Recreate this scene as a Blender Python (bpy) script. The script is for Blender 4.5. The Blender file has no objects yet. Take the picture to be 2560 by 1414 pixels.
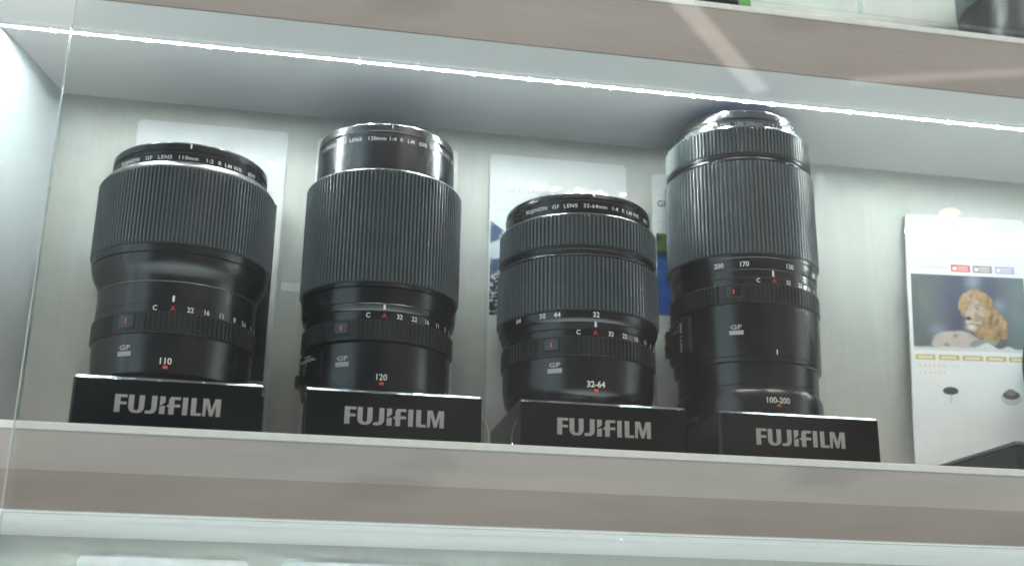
import bpy, bmesh, math, random
import numpy as np
from mathutils import Vector, Matrix, noise

random.seed(7)
S = 0.001                      # everything below is written in millimetres
scene = bpy.context.scene
C = scene.collection
PI = math.pi

# ---------------------------------------------------------------- camera
cam_d = bpy.data.cameras.new('camera')
cam = bpy.data.objects.new('camera', cam_d)
C.objects.link(cam)
yaw, pitch, roll = math.radians(10.441), math.radians(18.104), math.radians(0.863)
fw = Vector((math.sin(yaw)*math.cos(pitch), math.cos(yaw)*math.cos(pitch), math.sin(pitch)))
r0 = Vector((math.cos(yaw), -math.sin(yaw), 0)); u0 = r0.cross(fw)
rt = r0*math.cos(roll) + u0*math.sin(roll)
up = -r0*math.sin(roll) + u0*math.cos(roll)
M = Matrix((rt, up, -fw)).transposed().to_4x4()
M.translation = Vector((-60.53, -585.67, -110.16))*S
cam.matrix_world = M
cam_d.sensor_width = 36
cam_d.lens = 3020.5/2560*36
cam_d.clip_start = 0.02
cam_d.clip_end = 50
cam_d.dof.use_dof = True
cam_d.dof.focus_distance = 0.64
cam_d.dof.aperture_fstop = 9
scene.camera = cam

# ---------------------------------------------------------------- world, lamps, exposure
w = bpy.data.worlds.new('World'); scene.world = w; w.use_nodes = True
nt = w.node_tree
bg = nt.nodes['Background']
# dim shop in front (cool on the left, warmer on the right, bright bands added at both sides for lens highlights), bright fill added from below for the shelf undersides
_tc = nt.nodes.new('ShaderNodeTexCoord'); _sp = nt.nodes.new('ShaderNodeSeparateXYZ')
nt.links.new(_tc.outputs['Generated'], _sp.inputs[0])
def _ramp(sock, stops):
    mr = nt.nodes.new('ShaderNodeMapRange'); mr.inputs['From Min'].default_value = -1; mr.inputs['From Max'].default_value = 1
    nt.links.new(sock, mr.inputs['Value'])
    cr = nt.nodes.new('ShaderNodeValToRGB'); e = cr.color_ramp.elements
    while len(e) < len(stops): e.new(.5)
    for i, (p, c) in enumerate(stops): e[i].position = (p+1)/2; e[i].color = (*c, 1)
    nt.links.new(mr.outputs[0], cr.inputs['Fac']); return cr.outputs['Color']
_side = _ramp(_sp.outputs['X'], [(-.92, (.60, .74, .82)), (-.64, (.55, .68, .76)), (-.54, (.045, .055, .060)), (.02, (.040, .046, .050)), (.40, (.145, .120, .108)), (.72, (.12, .11, .105)), (.86, (.30, .31, .31)), (.94, (1.5, 1.55, 1.55))])
_down = _ramp(_sp.outputs['Z'], [(-.62, (1, 1, 1)), (-.38, (0, 0, 0))])
_mx = nt.nodes.new('ShaderNodeMix'); _mx.data_type = 'RGBA'
nt.links.new(_down, _mx.inputs['Factor']); nt.links.new(_side, _mx.inputs['A']); _mx.inputs['B'].default_value = (1.75, 1.9, 1.9, 1)
nt.links.new(_mx.outputs['Result'], bg.inputs['Color'])
bg.inputs['Strength'].default_value = 1.0

def area(name, loc, target, sx, sy, power, color):
    d = bpy.data.lights.new(name, 'AREA'); d.shape = 'RECTANGLE'
    d.size = sx*S; d.size_y = sy*S; d.energy = power; d.color = color
    o = bpy.data.objects.new(name, d); C.objects.link(o)
    o.location = Vector(loc)*S
    z = (Vector(loc)-Vector(target)).normalized()
    o.rotation_euler = z.to_track_quat('Z', 'Y').to_euler()
    return o
area('shop_ceiling_lamp', (-500, -1500, 2300), (100, 0, 100), 1400, 700, 34, (1.0, 0.93, 0.86))
area('shop_ceiling_lamp', (1100, -1500, 2000), (100, 0, 100), 1000, 600, 18, (1.0, 0.90, 0.82))
def tube_lamp(a, b, wd, power, color):          # a lamp tube under the shop ceiling, seen only as a streak in the glass
    a, b = Vector(a), Vector(b); m = (a+b)/2
    o = area('shop_tube_lamp', m, m+Vector((0, 0, -1)), (b-a).length, wd, power, color)
    o.rotation_euler = (0, 0, math.atan2((b-a).y, (b-a).x))
    return o
tube_lamp((660, -1770, 1500), (1199, -2373, 1500), 55, .34, (1.0, 0.93, 0.86))
tube_lamp((1420, -2260, 1500), (2000, -2060, 1500), 45, .14, (1.0, 0.90, 0.84))
tube_lamp((2190, -3100, 1500), (2240, -3135, 1500), 50, .22, (1.0, 0.46, 0.24))

scene.view_settings.view_transform = 'Standard'
scene.view_settings.look = 'None'
scene.view_settings.exposure = 0.17
scene.view_settings.gamma = 1
scene.view_settings.use_curve_mapping = False
scene.render.engine = 'CYCLES'
scene.cycles.max_bounces = 14
scene.cycles.diffuse_bounces = 6
scene.cycles.glossy_bounces = 5
scene.cycles.transparent_max_bounces = 16
scene.cycles.caustics_reflective = False
scene.cycles.filter_width = 1.6
scene.cycles.use_denoising = True

# ---------------------------------------------------------------- materials
def mat(name, col, rough=0.5, metal=0.0, spec=0.5, coat=0.0, noise_amt=0.0, nscale=60, rough_var=0.0, bump=0.0, bscale=800, emis=None):
    m = bpy.data.materials.new(name); m.use_nodes = True
    n = m.node_tree.nodes; l = m.node_tree.links; b = n['Principled BSDF']
    b.inputs['Base Color'].default_value = (*col, 1)
    b.inputs['Roughness'].default_value = rough
    b.inputs['Metallic'].default_value = metal
    b.inputs['Specular IOR Level'].default_value = spec
    b.inputs['Coat Weight'].default_value = coat
    b.inputs['Coat Roughness'].default_value = 0.04
    tc = n.new('ShaderNodeTexCoord')
    if noise_amt > 0 or rough_var > 0:
        t = n.new('ShaderNodeTexNoise'); t.inputs['Scale'].default_value = nscale; t.inputs['Detail'].default_value = 5
        l.new(tc.outputs['Object'], t.inputs['Vector'])
        if noise_amt > 0:
            r = n.new('ShaderNodeMapRange'); r.inputs['From Min'].default_value = .3; r.inputs['From Max'].default_value = .7
            r.inputs['To Min'].default_value = 1-noise_amt; r.inputs['To Max'].default_value = 1+noise_amt
            l.new(t.outputs['Fac'], r.inputs['Value'])
            mx = n.new('ShaderNodeVectorMath'); mx.operation = 'SCALE'; mx.inputs[0].default_value = col
            l.new(r.outputs[0], mx.inputs['Scale']); l.new(mx.outputs[0], b.inputs['Base Color'])
        if rough_var > 0:
            r = n.new('ShaderNodeMapRange'); r.inputs['From Min'].default_value = .3; r.inputs['From Max'].default_value = .7
            r.inputs['To Min'].default_value = max(.02, rough-rough_var); r.inputs['To Max'].default_value = rough+rough_var
            l.new(t.outputs['Fac'], r.inputs['Value']); l.new(r.outputs[0], b.inputs['Roughness'])
    if bump > 0:
        t2 = n.new('ShaderNodeTexNoise'); t2.inputs['Scale'].default_value = bscale; t2.inputs['Detail'].default_value = 3
        l.new(tc.outputs['Object'], t2.inputs['Vector'])
        bp = n.new('ShaderNodeBump'); bp.inputs['Strength'].default_value = bump; bp.inputs['Distance'].default_value = 0.0002
        l.new(t2.outputs['Fac'], bp.inputs['Height']); l.new(bp.outputs[0], b.inputs['Normal'])
    return m

def wood_mat(name, c0, c1):
    m = bpy.data.materials.new(name); m.use_nodes = True
    n = m.node_tree.nodes; l = m.node_tree.links; b = n['Principled BSDF']
    tc = n.new('ShaderNodeTexCoord'); mp = n.new('ShaderNodeMapping')
    mp.inputs['Scale'].default_value = (1, 1, 0.035)
    l.new(tc.outputs['Object'], mp.inputs['Vector'])
    t = n.new('ShaderNodeTexNoise'); t.inputs['Scale'].default_value = 420; t.inputs['Detail'].default_value = 4; t.inputs['Roughness'].default_value = .6
    l.new(mp.outputs[0], t.inputs['Vector'])
    t3 = n.new('ShaderNodeTexNoise'); t3.inputs['Scale'].default_value = 60; t3.inputs['Detail'].default_value = 3
    l.new(mp.outputs[0], t3.inputs['Vector'])
    ad = n.new('ShaderNodeMath'); ad.operation = 'ADD'; l.new(t.outputs['Fac'], ad.inputs[0]); l.new(t3.outputs['Fac'], ad.inputs[1])
    cr = n.new('ShaderNodeValToRGB'); cr.color_ramp.elements[0].position = .35; cr.color_ramp.elements[1].position = .65
    cr.color_ramp.elements[0].color = (*c0, 1); cr.color_ramp.elements[1].color = (*c1, 1)
    hf = n.new('ShaderNodeMath'); hf.operation = 'MULTIPLY'; hf.inputs[1].default_value = .5
    l.new(ad.outputs[0], hf.inputs[0]); l.new(hf.outputs[0], cr.inputs['Fac']); l.new(cr.outputs['Color'], b.inputs['Base Color'])
    bp = n.new('ShaderNodeBump'); bp.inputs['Strength'].default_value = .15; bp.inputs['Distance'].default_value = .0002
    l.new(t.outputs['Fac'], bp.inputs['Height']); l.new(bp.outputs[0], b.inputs['Normal'])
    b.inputs['Roughness'].default_value = .38
    return m

M_wall = wood_mat('wall_laminate', (.515, .53, .495), (.555, .57, .54))
M_white = mat('white_laminate', (.84, .86, .85), .35, noise_amt=.03, nscale=14)
M_side = mat('side_laminate', (.55, .605, .615), .33, noise_amt=.02, nscale=10)
M_under = mat('underside_laminate', (.94, .95, .945), .42, noise_amt=.03, nscale=14)
def fascia_mat(name, col, dirt):
    m = mat(name, col, .42, bump=.06, bscale=300)
    n = m.node_tree.nodes; l = m.node_tree.links; b = n['Principled BSDF']
    tc = n.new('ShaderNodeTexCoord')
    def nzs(sc, scale, det):
        mp = n.new('ShaderNodeMapping'); mp.inputs['Scale'].default_value = sc; l.new(tc.outputs['Object'], mp.inputs['Vector'])
        t = n.new('ShaderNodeTexNoise'); t.inputs['Scale'].default_value = scale; t.inputs['Detail'].default_value = det; l.new(mp.outputs[0], t.inputs['Vector']); return t
    a = nzs((.25, 1, 1), 22, 5); c = nzs((.12, 1, 1), 160, 4); d = nzs((.5, 1, 1.2), 14, 6)
    def rng(t, a0, a1, b0, b1):
        r = n.new('ShaderNodeMapRange'); r.inputs['From Min'].default_value = a0; r.inputs['From Max'].default_value = a1
        r.inputs['To Min'].default_value = b0; r.inputs['To Max'].default_value = b1; l.new(t.outputs['Fac'], r.inputs['Value']); return r.outputs[0]
    def mul(x, y):
        q = n.new('ShaderNodeMath'); q.operation = 'MULTIPLY'; l.new(x, q.inputs[0]); l.new(y, q.inputs[1]); return q.outputs[0]
    k = mul(mul(rng(a, .3, .7, .90, 1.09), rng(c, .3, .7, .955, 1.04)), rng(d, .64, .72, 1.0, dirt))
    mx = n.new('ShaderNodeVectorMath'); mx.operation = 'SCALE'; mx.inputs[0].default_value = col; l.new(k, mx.inputs['Scale'])
    l.new(mx.outputs[0], b.inputs['Base Color']); l.new(rng(a, .3, .7, .34, .52), b.inputs['Roughness'])
    return m
M_fasciaA = fascia_mat('pale_greige_edge', (.455, .418, .398), .82)
M_fasciaB = fascia_mat('brown_greige_edge', (.365, .315, .288), .85)
M_edge = mat('white_edge_band', (.80, .80, .77), .4, noise_amt=.05, nscale=200)
M_body = mat('black_anodised', (.098, .100, .103), .22, metal=.95, spec=.75, rough_var=.05, nscale=120, bump=.03)
M_ring = mat('black_satin', (.055, .058, .062), .33, metal=.8, spec=.7, rough_var=.05, nscale=150)
M_rub = mat('ribbed_rubber', (.062, .079, .088), .34, spec=1.0, noise_amt=.12, nscale=90)
M_tube = mat('grey_metal_tube', (.17, .175, .185), .25, metal=1.0)
M_rim = mat('black_metal_rim', (.06, .062, .068), .24, metal=.8, spec=.6)
M_mount = mat('chrome_mount', (.62, .62, .62), .22, metal=1.0)
M_dark = mat('matt_black', (.006, .006, .006), .7)
M_line = mat('machined_edge', (.30, .32, .33), .3, metal=.8)
M_wtxt = mat('white_paint', (.78, .78, .78), .5)
M_gtxt = mat('grey_paint', (.42, .42, .41), .5)
M_red = mat('red_paint', (.55, .035, .03), .5)
M_orange = mat('orange_paint', (.85, .13, .04), .45)
M_acryl = mat('black_acrylic', (.0022, .0028, .003), .06, spec=.5, coat=.2, rough_var=.02, nscale=40)
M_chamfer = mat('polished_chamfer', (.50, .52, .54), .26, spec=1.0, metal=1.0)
M_logo = mat('silver_grey_print', (.33, .32, .315), .5)
M_card = mat('white_card', (.76, .775, .78), .5, spec=.05, coat=.9, noise_amt=.01, nscale=8)
M_ink = mat('dark_ink', (.05, .055, .06), .3)
M_inkp = mat('pale_ink', (.50, .52, .53), .3)
M_gold = mat('gold_ink', (.50, .42, .20), .3)
M_goldt = mat('cream_ink', (.78, .75, .58), .3)
M_tagr = mat('red_ink', (.62, .12, .12), .3)
M_tagb = mat('brown_grey_ink', (.28, .22, .23), .3)
M_tagp = mat('purple_ink', (.38, .33, .55), .3)
M_green = mat('green_plastic', (.10, .42, .08), .35)
M_cable = mat('clear_cable', (.70, .76, .76), .2)
M_paneedge = mat('polished_glass_edge', (.62, .74, .70), .25, spec=.6)
M_grayface = mat('grey_box_face', (.10, .12, .12), .35)

def glass_front():
    m = bpy.data.materials.new('front_glass'); m.use_nodes = True
    n = m.node_tree.nodes; l = m.node_tree.links
    for x in list(n): n.remove(x)
    o = n.new('ShaderNodeOutputMaterial'); t = n.new('ShaderNodeBsdfTransparent'); g = n.new('ShaderNodeBsdfGlossy')
    t.inputs['Color'].default_value = (.975, .988, .982, 1); g.inputs['Roughness'].default_value = .0
    lw = n.new('ShaderNodeLayerWeight'); lw.inputs['Blend'].default_value = .5
    p = n.new('ShaderNodeMath'); p.operation = 'POWER'; p.inputs[1].default_value = 5
    ml = n.new('ShaderNodeMath'); ml.operation = 'MULTIPLY_ADD'; ml.inputs[1].default_value = .95; ml.inputs[2].default_value = .042
    mx = n.new('ShaderNodeMixShader')
    l.new(lw.outputs['Facing'], p.inputs[0]); l.new(p.outputs[0], ml.inputs[0]); l.new(ml.outputs[0], mx.inputs[0])
    # faint diffuse veil mixed into the pane to imitate milky haze
    d = n.new('ShaderNodeBsdfDiffuse'); d.inputs['Color'].default_value = (.8, .84, .84, 1)
    tc = n.new('ShaderNodeTexCoord'); nz = n.new('ShaderNodeTexNoise'); nz.inputs['Scale'].default_value = 9; nz.inputs['Detail'].default_value = 4
    l.new(tc.outputs['Object'], nz.inputs['Vector'])
    mr = n.new('ShaderNodeMapRange'); mr.inputs['From Min'].default_value = .35; mr.inputs['From Max'].default_value = .7
    mr.inputs['To Min'].default_value = .004; mr.inputs['To Max'].default_value = .015; l.new(nz.outputs['Fac'], mr.inputs['Value'])
    mx2 = n.new('ShaderNodeMixShader')
    l.new(t.outputs[0], mx.inputs[1]); l.new(g.outputs[0], mx.inputs[2])
    l.new(mr.outputs[0], mx2.inputs[0]); l.new(mx.outputs[0], mx2.inputs[1]); l.new(d.outputs[0], mx2.inputs[2])
    l.new(mx2.outputs[0], o.inputs['Surface'])
    return m
M_glass = glass_front()

def lens_glass():
    m = mat('coated_lens_glass', (.01, .012, .03), .03, spec=.9, coat=1.0)
    return m
M_lens = lens_glass()

LED_K = 92.0
def led_mat():
    m = bpy.data.materials.new('led_strip'); m.use_nodes = True
    n = m.node_tree.nodes; l = m.node_tree.links
    for x in list(n): n.remove(x)
    o = n.new('ShaderNodeOutputMaterial'); e = n.new('ShaderNodeEmission'); e.inputs['Color'].default_value = (.89, .995, .975, 1)
    tc = n.new('ShaderNodeTexCoord'); sp = n.new('ShaderNodeSeparateXYZ'); l.new(tc.outputs['Object'], sp.inputs[0])
    k = n.new('ShaderNodeMath'); k.operation = 'MULTIPLY'; k.inputs[1].default_value = PI/(16.67*S); l.new(sp.outputs['X'], k.inputs[0])
    s = n.new('ShaderNodeMath'); s.operation = 'SINE'; l.new(k.outputs[0], s.inputs[0])
    a = n.new('ShaderNodeMath'); a.operation = 'ABSOLUTE'; l.new(s.outputs[0], a.inputs[0])
    p = n.new('ShaderNodeMath'); p.operation = 'POWER'; p.inputs[1].default_value = 48; l.new(a.outputs[0], p.inputs[0])
    q = n.new('ShaderNodeMath'); q.operation = 'MULTIPLY_ADD'; q.inputs[1].default_value = 9.5*LED_K; q.inputs[2].default_value = .06*LED_K
    l.new(p.outputs[0], q.inputs[0]); l.new(q.outputs[0], e.inputs['Strength']); l.new(e.outputs[0], o.inputs['Surface'])
    return m
M_led = led_mat()

def vcol_mat(name, rough=.25):
    m = mat(name, (.5, .5, .5), rough)
    n = m.node_tree.nodes; l = m.node_tree.links
    a = n.new('ShaderNodeVertexColor'); a.layer_name = 'print'
    l.new(a.outputs['Color'], n['Principled BSDF'].inputs['Base Color'])
    return m
M_print = vcol_mat('printed_picture')

# ---------------------------------------------------------------- helpers
def link_mesh(name, verts, faces, mats, parent=None, smooth=False, fm=None, offset=(0, 0, 0), sharp=35):
    me = bpy.data.meshes.new(name)
    ox, oy, oz = offset
    me.from_pydata([((x-ox)*S, (y-oy)*S, (z-oz)*S) for x, y, z in verts], [], faces)
    for m in (mats if isinstance(mats, (list, tuple)) else [mats]): me.materials.append(m)
    if fm: me.polygons.foreach_set('material_index', fm)
    if smooth:
        me.polygons.foreach_set('use_smooth', [True]*len(me.polygons))
        try: me.set_sharp_from_angle(angle=math.radians(sharp))
        except Exception: pass
    me.update()
    o = bpy.data.objects.new(name, me); C.objects.link(o)
    if parent: o.parent = parent
    return o

def thing(name, label, cat, loc, group=None):
    o = bpy.data.objects.new(name, None); C.objects.link(o)
    o.empty_display_size = .01
    o.location = Vector(loc)*S; o['label'] = label; o['category'] = cat
    if group: o['group'] = group
    return o

class MB:
    def __init__(self): self.v = []; self.f = []; self.m = []
    def add(self, vs, fs, mi=0):
        b = len(self.v); self.v += [tuple(x) for x in vs]; self.f += [tuple(b+i for i in f) for f in fs]; self.m += [mi]*len(fs)
    def box(self, x0, x1, y0, y1, z0, z1, bev=0, mi=0, seg=2):
        bm = bmesh.new(); bmesh.ops.create_cube(bm, size=1)
        for v in bm.verts:
            v.co = Vector(((x0+x1)/2+v.co.x*(x1-x0), (y0+y1)/2+v.co.y*(y1-y0), (z0+z1)/2+v.co.z*(z1-z0)))
        if bev: bmesh.ops.bevel(bm, geom=bm.edges[:], offset=bev, segments=seg, affect='EDGES', profile=.5)
        bm.verts.index_update()
        self.add([v.co[:] for v in bm.verts], [[v.index for v in f.verts] for f in bm.faces], mi); bm.free()
    def lathe(self, prof, seg=160, mi=0, a0=None, a1=None):
        full = a0 is None
        n = seg if full else seg+1
        vs = []; fs = []
        for r, z in prof:
            for i in range(n):
                a = 2*PI*i/seg if full else math.radians(a0+(a1-a0)*i/seg)
                vs.append((r*math.sin(a), -r*math.cos(a), z))
        for j in range(len(prof)-1):
            for i in range(seg):
                i2 = (i+1) % n if full else i+1
                fs.append((j*n+i, j*n+i2, (j+1)*n+i2, (j+1)*n+i))
        self.add(vs, fs, mi)
    def curved_box(self, ra, rb, a0, a1, z0, z1, seg=12, mi=0, bev=.0):
        # box bent round the lens axis; bev shrinks the outer face so its border is chamfered
        da = math.degrees(bev/rb) if bev else 0
        rings = [(ra, 0, 0), (rb-bev, 0, 0), (rb, da, bev)]
        vs = []; fs = []
        loops = []
        for r, d, bz in rings:
            lp = []
            for i in range(seg+1):
                a = math.radians(a0+d+(a1-a0-2*d)*i/seg); lp.append((r*math.sin(a), -r*math.cos(a), z0+bz))
            for i in range(seg, -1, -1):
                a = math.radians(a0+d+(a1-a0-2*d)*i/seg); lp.append((r*math.sin(a), -r*math.cos(a), z1-bz))
            loops.append(lp)
        n = 2*(seg+1)
        for lp in loops: vs += lp
        for k in range(2):
            for i in range(n):
                j = (i+1) % n; fs.append((k*n+i, k*n+j, (k+1)*n+j, (k+1)*n+i))
        for i in range(seg):
            fs.append((2*n+i, 2*n+i+1, 2*n+n-2-i, 2*n+n-1-i))
        self.add(vs, fs, mi)
    def build(self, name, mats, parent=None, smooth=False, offset=(0, 0, 0), sharp=35):
        return link_mesh(name, self.v, self.f, mats, parent, smooth, self.m, offset, sharp)

def lathe_part(name, prof, m, parent, seg=192, sharp=30):
    b = MB(); b.lathe(prof, seg); return b.build(name, m, parent, True, sharp=sharp)

def ribbed_part(name, r, z0, z1, n, depth, m, parent, duty=.62, top=(0, 0), lip=0.6, ranges=None, recess=.5, plain=None):
    """ridged grip: n ridges, ridge share duty; ranges = list of (a0,a1) degrees that carry ridges"""
    az = []
    rad = []
    st = 360.0/n
    for i in range(n):
        a = i*st
        for fr, hi in ((0.0, 1), (duty*.22, 1), (duty*.78, 1), (duty, 1), (duty+.07, 0), (.93, 0)):
            az.append(a+fr*st)
            rad.append(hi)
    # crown the ridge a little
    R = []
    for k, (a, h) in enumerate(zip(az, rad)):
        aa = (a+180) % 360-180
        inr = True if ranges is None else any(p <= aa <= q for p, q in ranges)
        base = r-depth
        if h: rr = r if (k % 6) in (1, 2) else r-depth*.30
        else: rr = base
        if not inr: rr = r-recess
        R.append(rr)
    N = len(az)
    rows = [(None, z0), (-depth*1.02, z0), (0, z0+lip), (0, z1-lip), (-depth*1.02, z1), (None, z1)]
    vs = []; fs = []
    for dz, z in rows:
        for a, rr in zip(az, R):
            q = math.radians(a)
            if dz is None: q_r = r-depth-2.0
            else: q_r = min(rr, rr if dz == 0 else r-depth*.9)
            vs.append((q_r*math.sin(q), -q_r*math.cos(q), z))
    for j in range(len(rows)-1):
        for i in range(N):
            i2 = (i+1) % N
            fs.append((j*N+i, j*N+i2, (j+1)*N+i2, (j+1)*N+i))
    return link_mesh(name, vs, fs, m, parent, False)

# ---- lettering
_caph = {}
def text_geo(s, spacing=1.0, bold=0.0, word=1.0):
    cu = bpy.data.curves.new('lettering_curve', 'FONT'); cu.body = s; cu.size = 1.0
    cu.space_character = spacing; cu.space_word = word; cu.offset = bold; cu.resolution_u = 3
    cu.align_x = 'LEFT'
    o = bpy.data.objects.new('lettering_tmp', cu); C.objects.link(o)
    dg = bpy.context.evaluated_depsgraph_get(); dg.update()
    me = bpy.data.meshes.new_from_object(o.evaluated_get(dg))
    vs = [v.co.copy() for v in me.vertices]; fs = [tuple(p.vertices) for p in me.polygons]
    bpy.data.objects.remove(o); bpy.data.curves.remove(cu); bpy.data.meshes.remove(me)
    return vs, fs
def cap():
    if 'h' not in _caph:
        vs, _ = text_geo('H'); _caph['h'] = max(v.y for v in vs)-min(v.y for v in vs)
    return _caph['h']
def txt(mb, s, place, h, mi=0, align='C', spacing=1.0, bold=0.0, wx=1.0, word=1.0):
    """place(x,y)->3d ; h = capital height in mm ; x,y measured in mm from the anchor (middle height)"""
    vs, fs = text_geo(s, spacing, bold, word)
    k = h/cap()
    xs = [v.x for v in vs]; x0, x1 = min(xs), max(xs)
    ax = {'C': (x0+x1)/2, 'L': x0, 'R': x1}[align]
    mb.add([place((v.x-ax)*k*wx, v.y*k-h/2) for v in vs], fs, mi)
def on_cyl(r, az, z):
    def f(x, y):
        a = math.radians(az)+x/r
        return (r*math.sin(a), -r*math.cos(a), z+y)
    return f
def quadpatch(mb, place, x0, x1, y0, y1, mi=0, n=6):
    vs = []; fs = []
    for i in range(n+1):
        x = x0+(x1-x0)*i/n; vs.append(place(x, y0)); vs.append(place(x, y1))
    for i in range(n): fs.append((2*i, 2*i+2, 2*i+3, 2*i+1))
    mb.add(vs, fs, mi)

# ---------------------------------------------------------------- the cabinet
XL, XR, YB = -245.0, 700.0, 118.0
P = 264.3       # pitch of the shelves
T = 40.3        # shelf thickness
o = link_mesh('back_wall', *(lambda b: (b.v, b.f))((lambda b: (b.box(XL-20, XR+20, YB, YB+14, -310, 540), b)[1])(MB())), M_wall)
o['kind'] = 'structure'
for nm, a, b_ in (('side_wall', XL-18, XL), ('side_wall', XR, XR+18)):
    b = MB()
    if a < 0:      # the left panel is splayed: its inner face opens towards the front
        q = [(-244, -8), (-209.5, YB-.5), (-266, YB-.5), (-266, -8)]
        b.add([(x, y, z) for z in (-310, 540) for x, y in q], [(0, 1, 5, 4), (1, 2, 6, 5), (2, 3, 7, 6), (3, 0, 4, 7), (3, 2, 1, 0), (4, 5, 6, 7)])
    else: b.box(a, b_, -8, YB-.5, -310, 540, bev=.6)
    o = b.build(nm, M_side); o['kind'] = 'structure'

labels_shelf = {
 0: 'thick pale shelf board under the four black lenses on their stands',
 1: 'thick grey-brown shelf board above the lenses, along the top of the picture',
 -1: 'lowest shelf board of the cabinet, below the picture',
 2: 'topmost shelf board of the cabinet, above the picture'}
for k in (0, 1, -1, 2):
    z = k*P
    t = thing('shelf', labels_shelf[k], 'shelf', (XL, 0, z-T), 'shelves of the display cabinet')
    off = (XL, 0, z-T)
    b = MB(); b.box(XL+.3, XR-.3, 1.5, YB-.3, z-T, z, bev=0); b.build('board', M_under, t, offset=off)
    b = MB(); b.box(XL+.3, XR-.3, 0, 1.45, z-T+.2, z-T+18); b.build('fascia_lower_band', M_fasciaB, t, offset=off)
    b = MB(); b.box(XL+.3, XR-.3, 0, 1.45, z-T+(18.0 if k == 1 else 18.06), z-3.42); b.build('fascia_upper_band', M_fasciaB if k == 1 else M_fasciaA, t, offset=off)
    b = MB(); b.box(XL+.3, XR-.3, -.8, 1.46, z-3.4, z+.25, bev=.5); b.build('edge_band', M_edge, t, offset=off)
    b = MB(); b.box(XL+4, XR-4, 34.9, 39.3, z-T-.9, z-T-.02); b.build('light_strip', M_led, t, offset=off)
    b = MB()
    b.box(XL+4, XR-4, 33.9, 34.7, z-T-1.9, z-T-.02, bev=.2); b.box(XL+4, XR-4, 39.4, 40.0, z-T-.95, z-T-.02)
    b.build('strip_channel', M_white, t, offset=off)

# scuffs and tape marks on the front of the shelf above
t = bpy.data.objects['shelf.001']
M_scuff = mat('pale_scuff', (.42, .39, .35), .5)
for pts in ([(255, 256), (300, 255.2), (346, 257.4), (392, 256.0)], [(262, 247.5), (275, 247.9), (290, 246.4)], [(316, 246.2), (335, 246.8), (360, 245.2)],
            [(60, 252.5), (85, 254.8), (118, 252.0), (119, 255.5), (92, 258.2)], [(66, 247), (90, 246.2), (98, 246.6)]):
    b = MB()
    for (xa, za), (xb, zb_) in zip(pts[:-1], pts[1:]):
        b.add([(xa, -.03, za), (xb, -.03, zb_), (xb, -.03, zb_+.32), (xa, -.03, za+.32)], [(0, 1, 2, 3)])
    b.build('scuff_mark', M_scuff, t, offset=(XL, 0, P-T))

# glass doors
row_name = {0: 'in front of the four lenses', 1: 'in front of the shelf above the lenses', -1: 'in front of the compartment under the lenses'}
for k in (0, 1, -1):
    for side, (xa, xb) in ((('left', (-184.7, 252.6)), ('right', (253.5, 690.0))) if k == 1 else (('whole', (-184.7, 690.0)),)):
        z0, z1 = {0: (-41.2, P+.2), 1: (P+1.0, 480), -1: (-270, -42.4)}[k]
        t = thing('glass_door', ('clear glass door pane %s' % row_name[k]) if side == 'whole' else ('clear glass door pane %s, the %s one of two' % (row_name[k], side)), 'glass door', (xa, -8, z0), 'glass door panes of the cabinet')
        off = (xa, -8, z0)
        b = MB(); b.box(xa+.8, xb-.8, -8, -4, z0, z1); b.build('pane', M_glass, t, offset=off)
        for ea, eb in ((xa, xa+(.75 if side == 'left' else .15)), (xb-.15, xb)):
            b = MB(); b.box(ea, eb, -8, -4, z0, min(z1, 205) if k == 0 else z1); b.build('polished_edge', M_paneedge, t, offset=off)

# ---------------------------------------------------------------- lenses
LG = 'black camera lenses standing on the shelf'
def lens_root(name, label, X, Y, z): return thing(name, label, 'camera lens', (X, Y, z), LG)

def rim_marks(parent_part, r, zs0, zs1, slots, tick_az, tick_z, tick_h):
    for a0, a1, za, zb_ in slots:
        b = MB(); b.curved_box(r-1, r+.12, a0, a1, za, zb_, seg=16)
        b.build('bayonet_slot', M_dark, parent_part)
    b = MB(); b.curved_box(r-.5, r+.1, tick_az-.5, tick_az+.5, tick_z, tick_z+tick_h, seg=2); b.build('index_mark', M_wtxt, parent_part)

def front_glass(t, r, z):
    # recessed front element and its retaining barrel
    lathe_part('front_element', [(0.01, z+2.2)]+[(r*math.sin(q), z-3+5.2*math.cos(q)) for q in [i*PI/2/14 for i in range(1, 15)]], M_lens, t, 96, 60)

def gf_badge(t, r, az, z, w=7.6):
    b = MB(); pl = on_cyl(r+.08, az, z)
    txt(b, 'GF', lambda x, y: pl(x, y+1.55), 2.3, 0, 'C', 1.0, .03, 1.55)
    quadpatch(b, pl, -w/2, w/2, -2.9, -.4)
    b.build('badge_emblem', M_gtxt, t)

def ap_button(ring, r, a0, a1, z0, z1):
    b = MB(); b.curved_box(r-1, r+.25, a0-2.6, a1+2.6, z0-1.2, z1+1.2, seg=8, bev=.3)
    b.build('button_plate', M_ring, ring, False)
    b = MB(); b.curved_box(r-1, r+1.0, a0, a1, z0, z1, seg=6, bev=.5)
    bt = b.build('lock_button', M_body, ring)
    zc = (z0+z1)/2; ac = (a0+a1)/2
    pl = on_cyl(r+1.08, ac, zc)
    b = MB(); quadpatch(b, pl, -.33, .33, -1.3, 1.2, 0, 2); b.build('button_mark', M_orange, bt)

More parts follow.
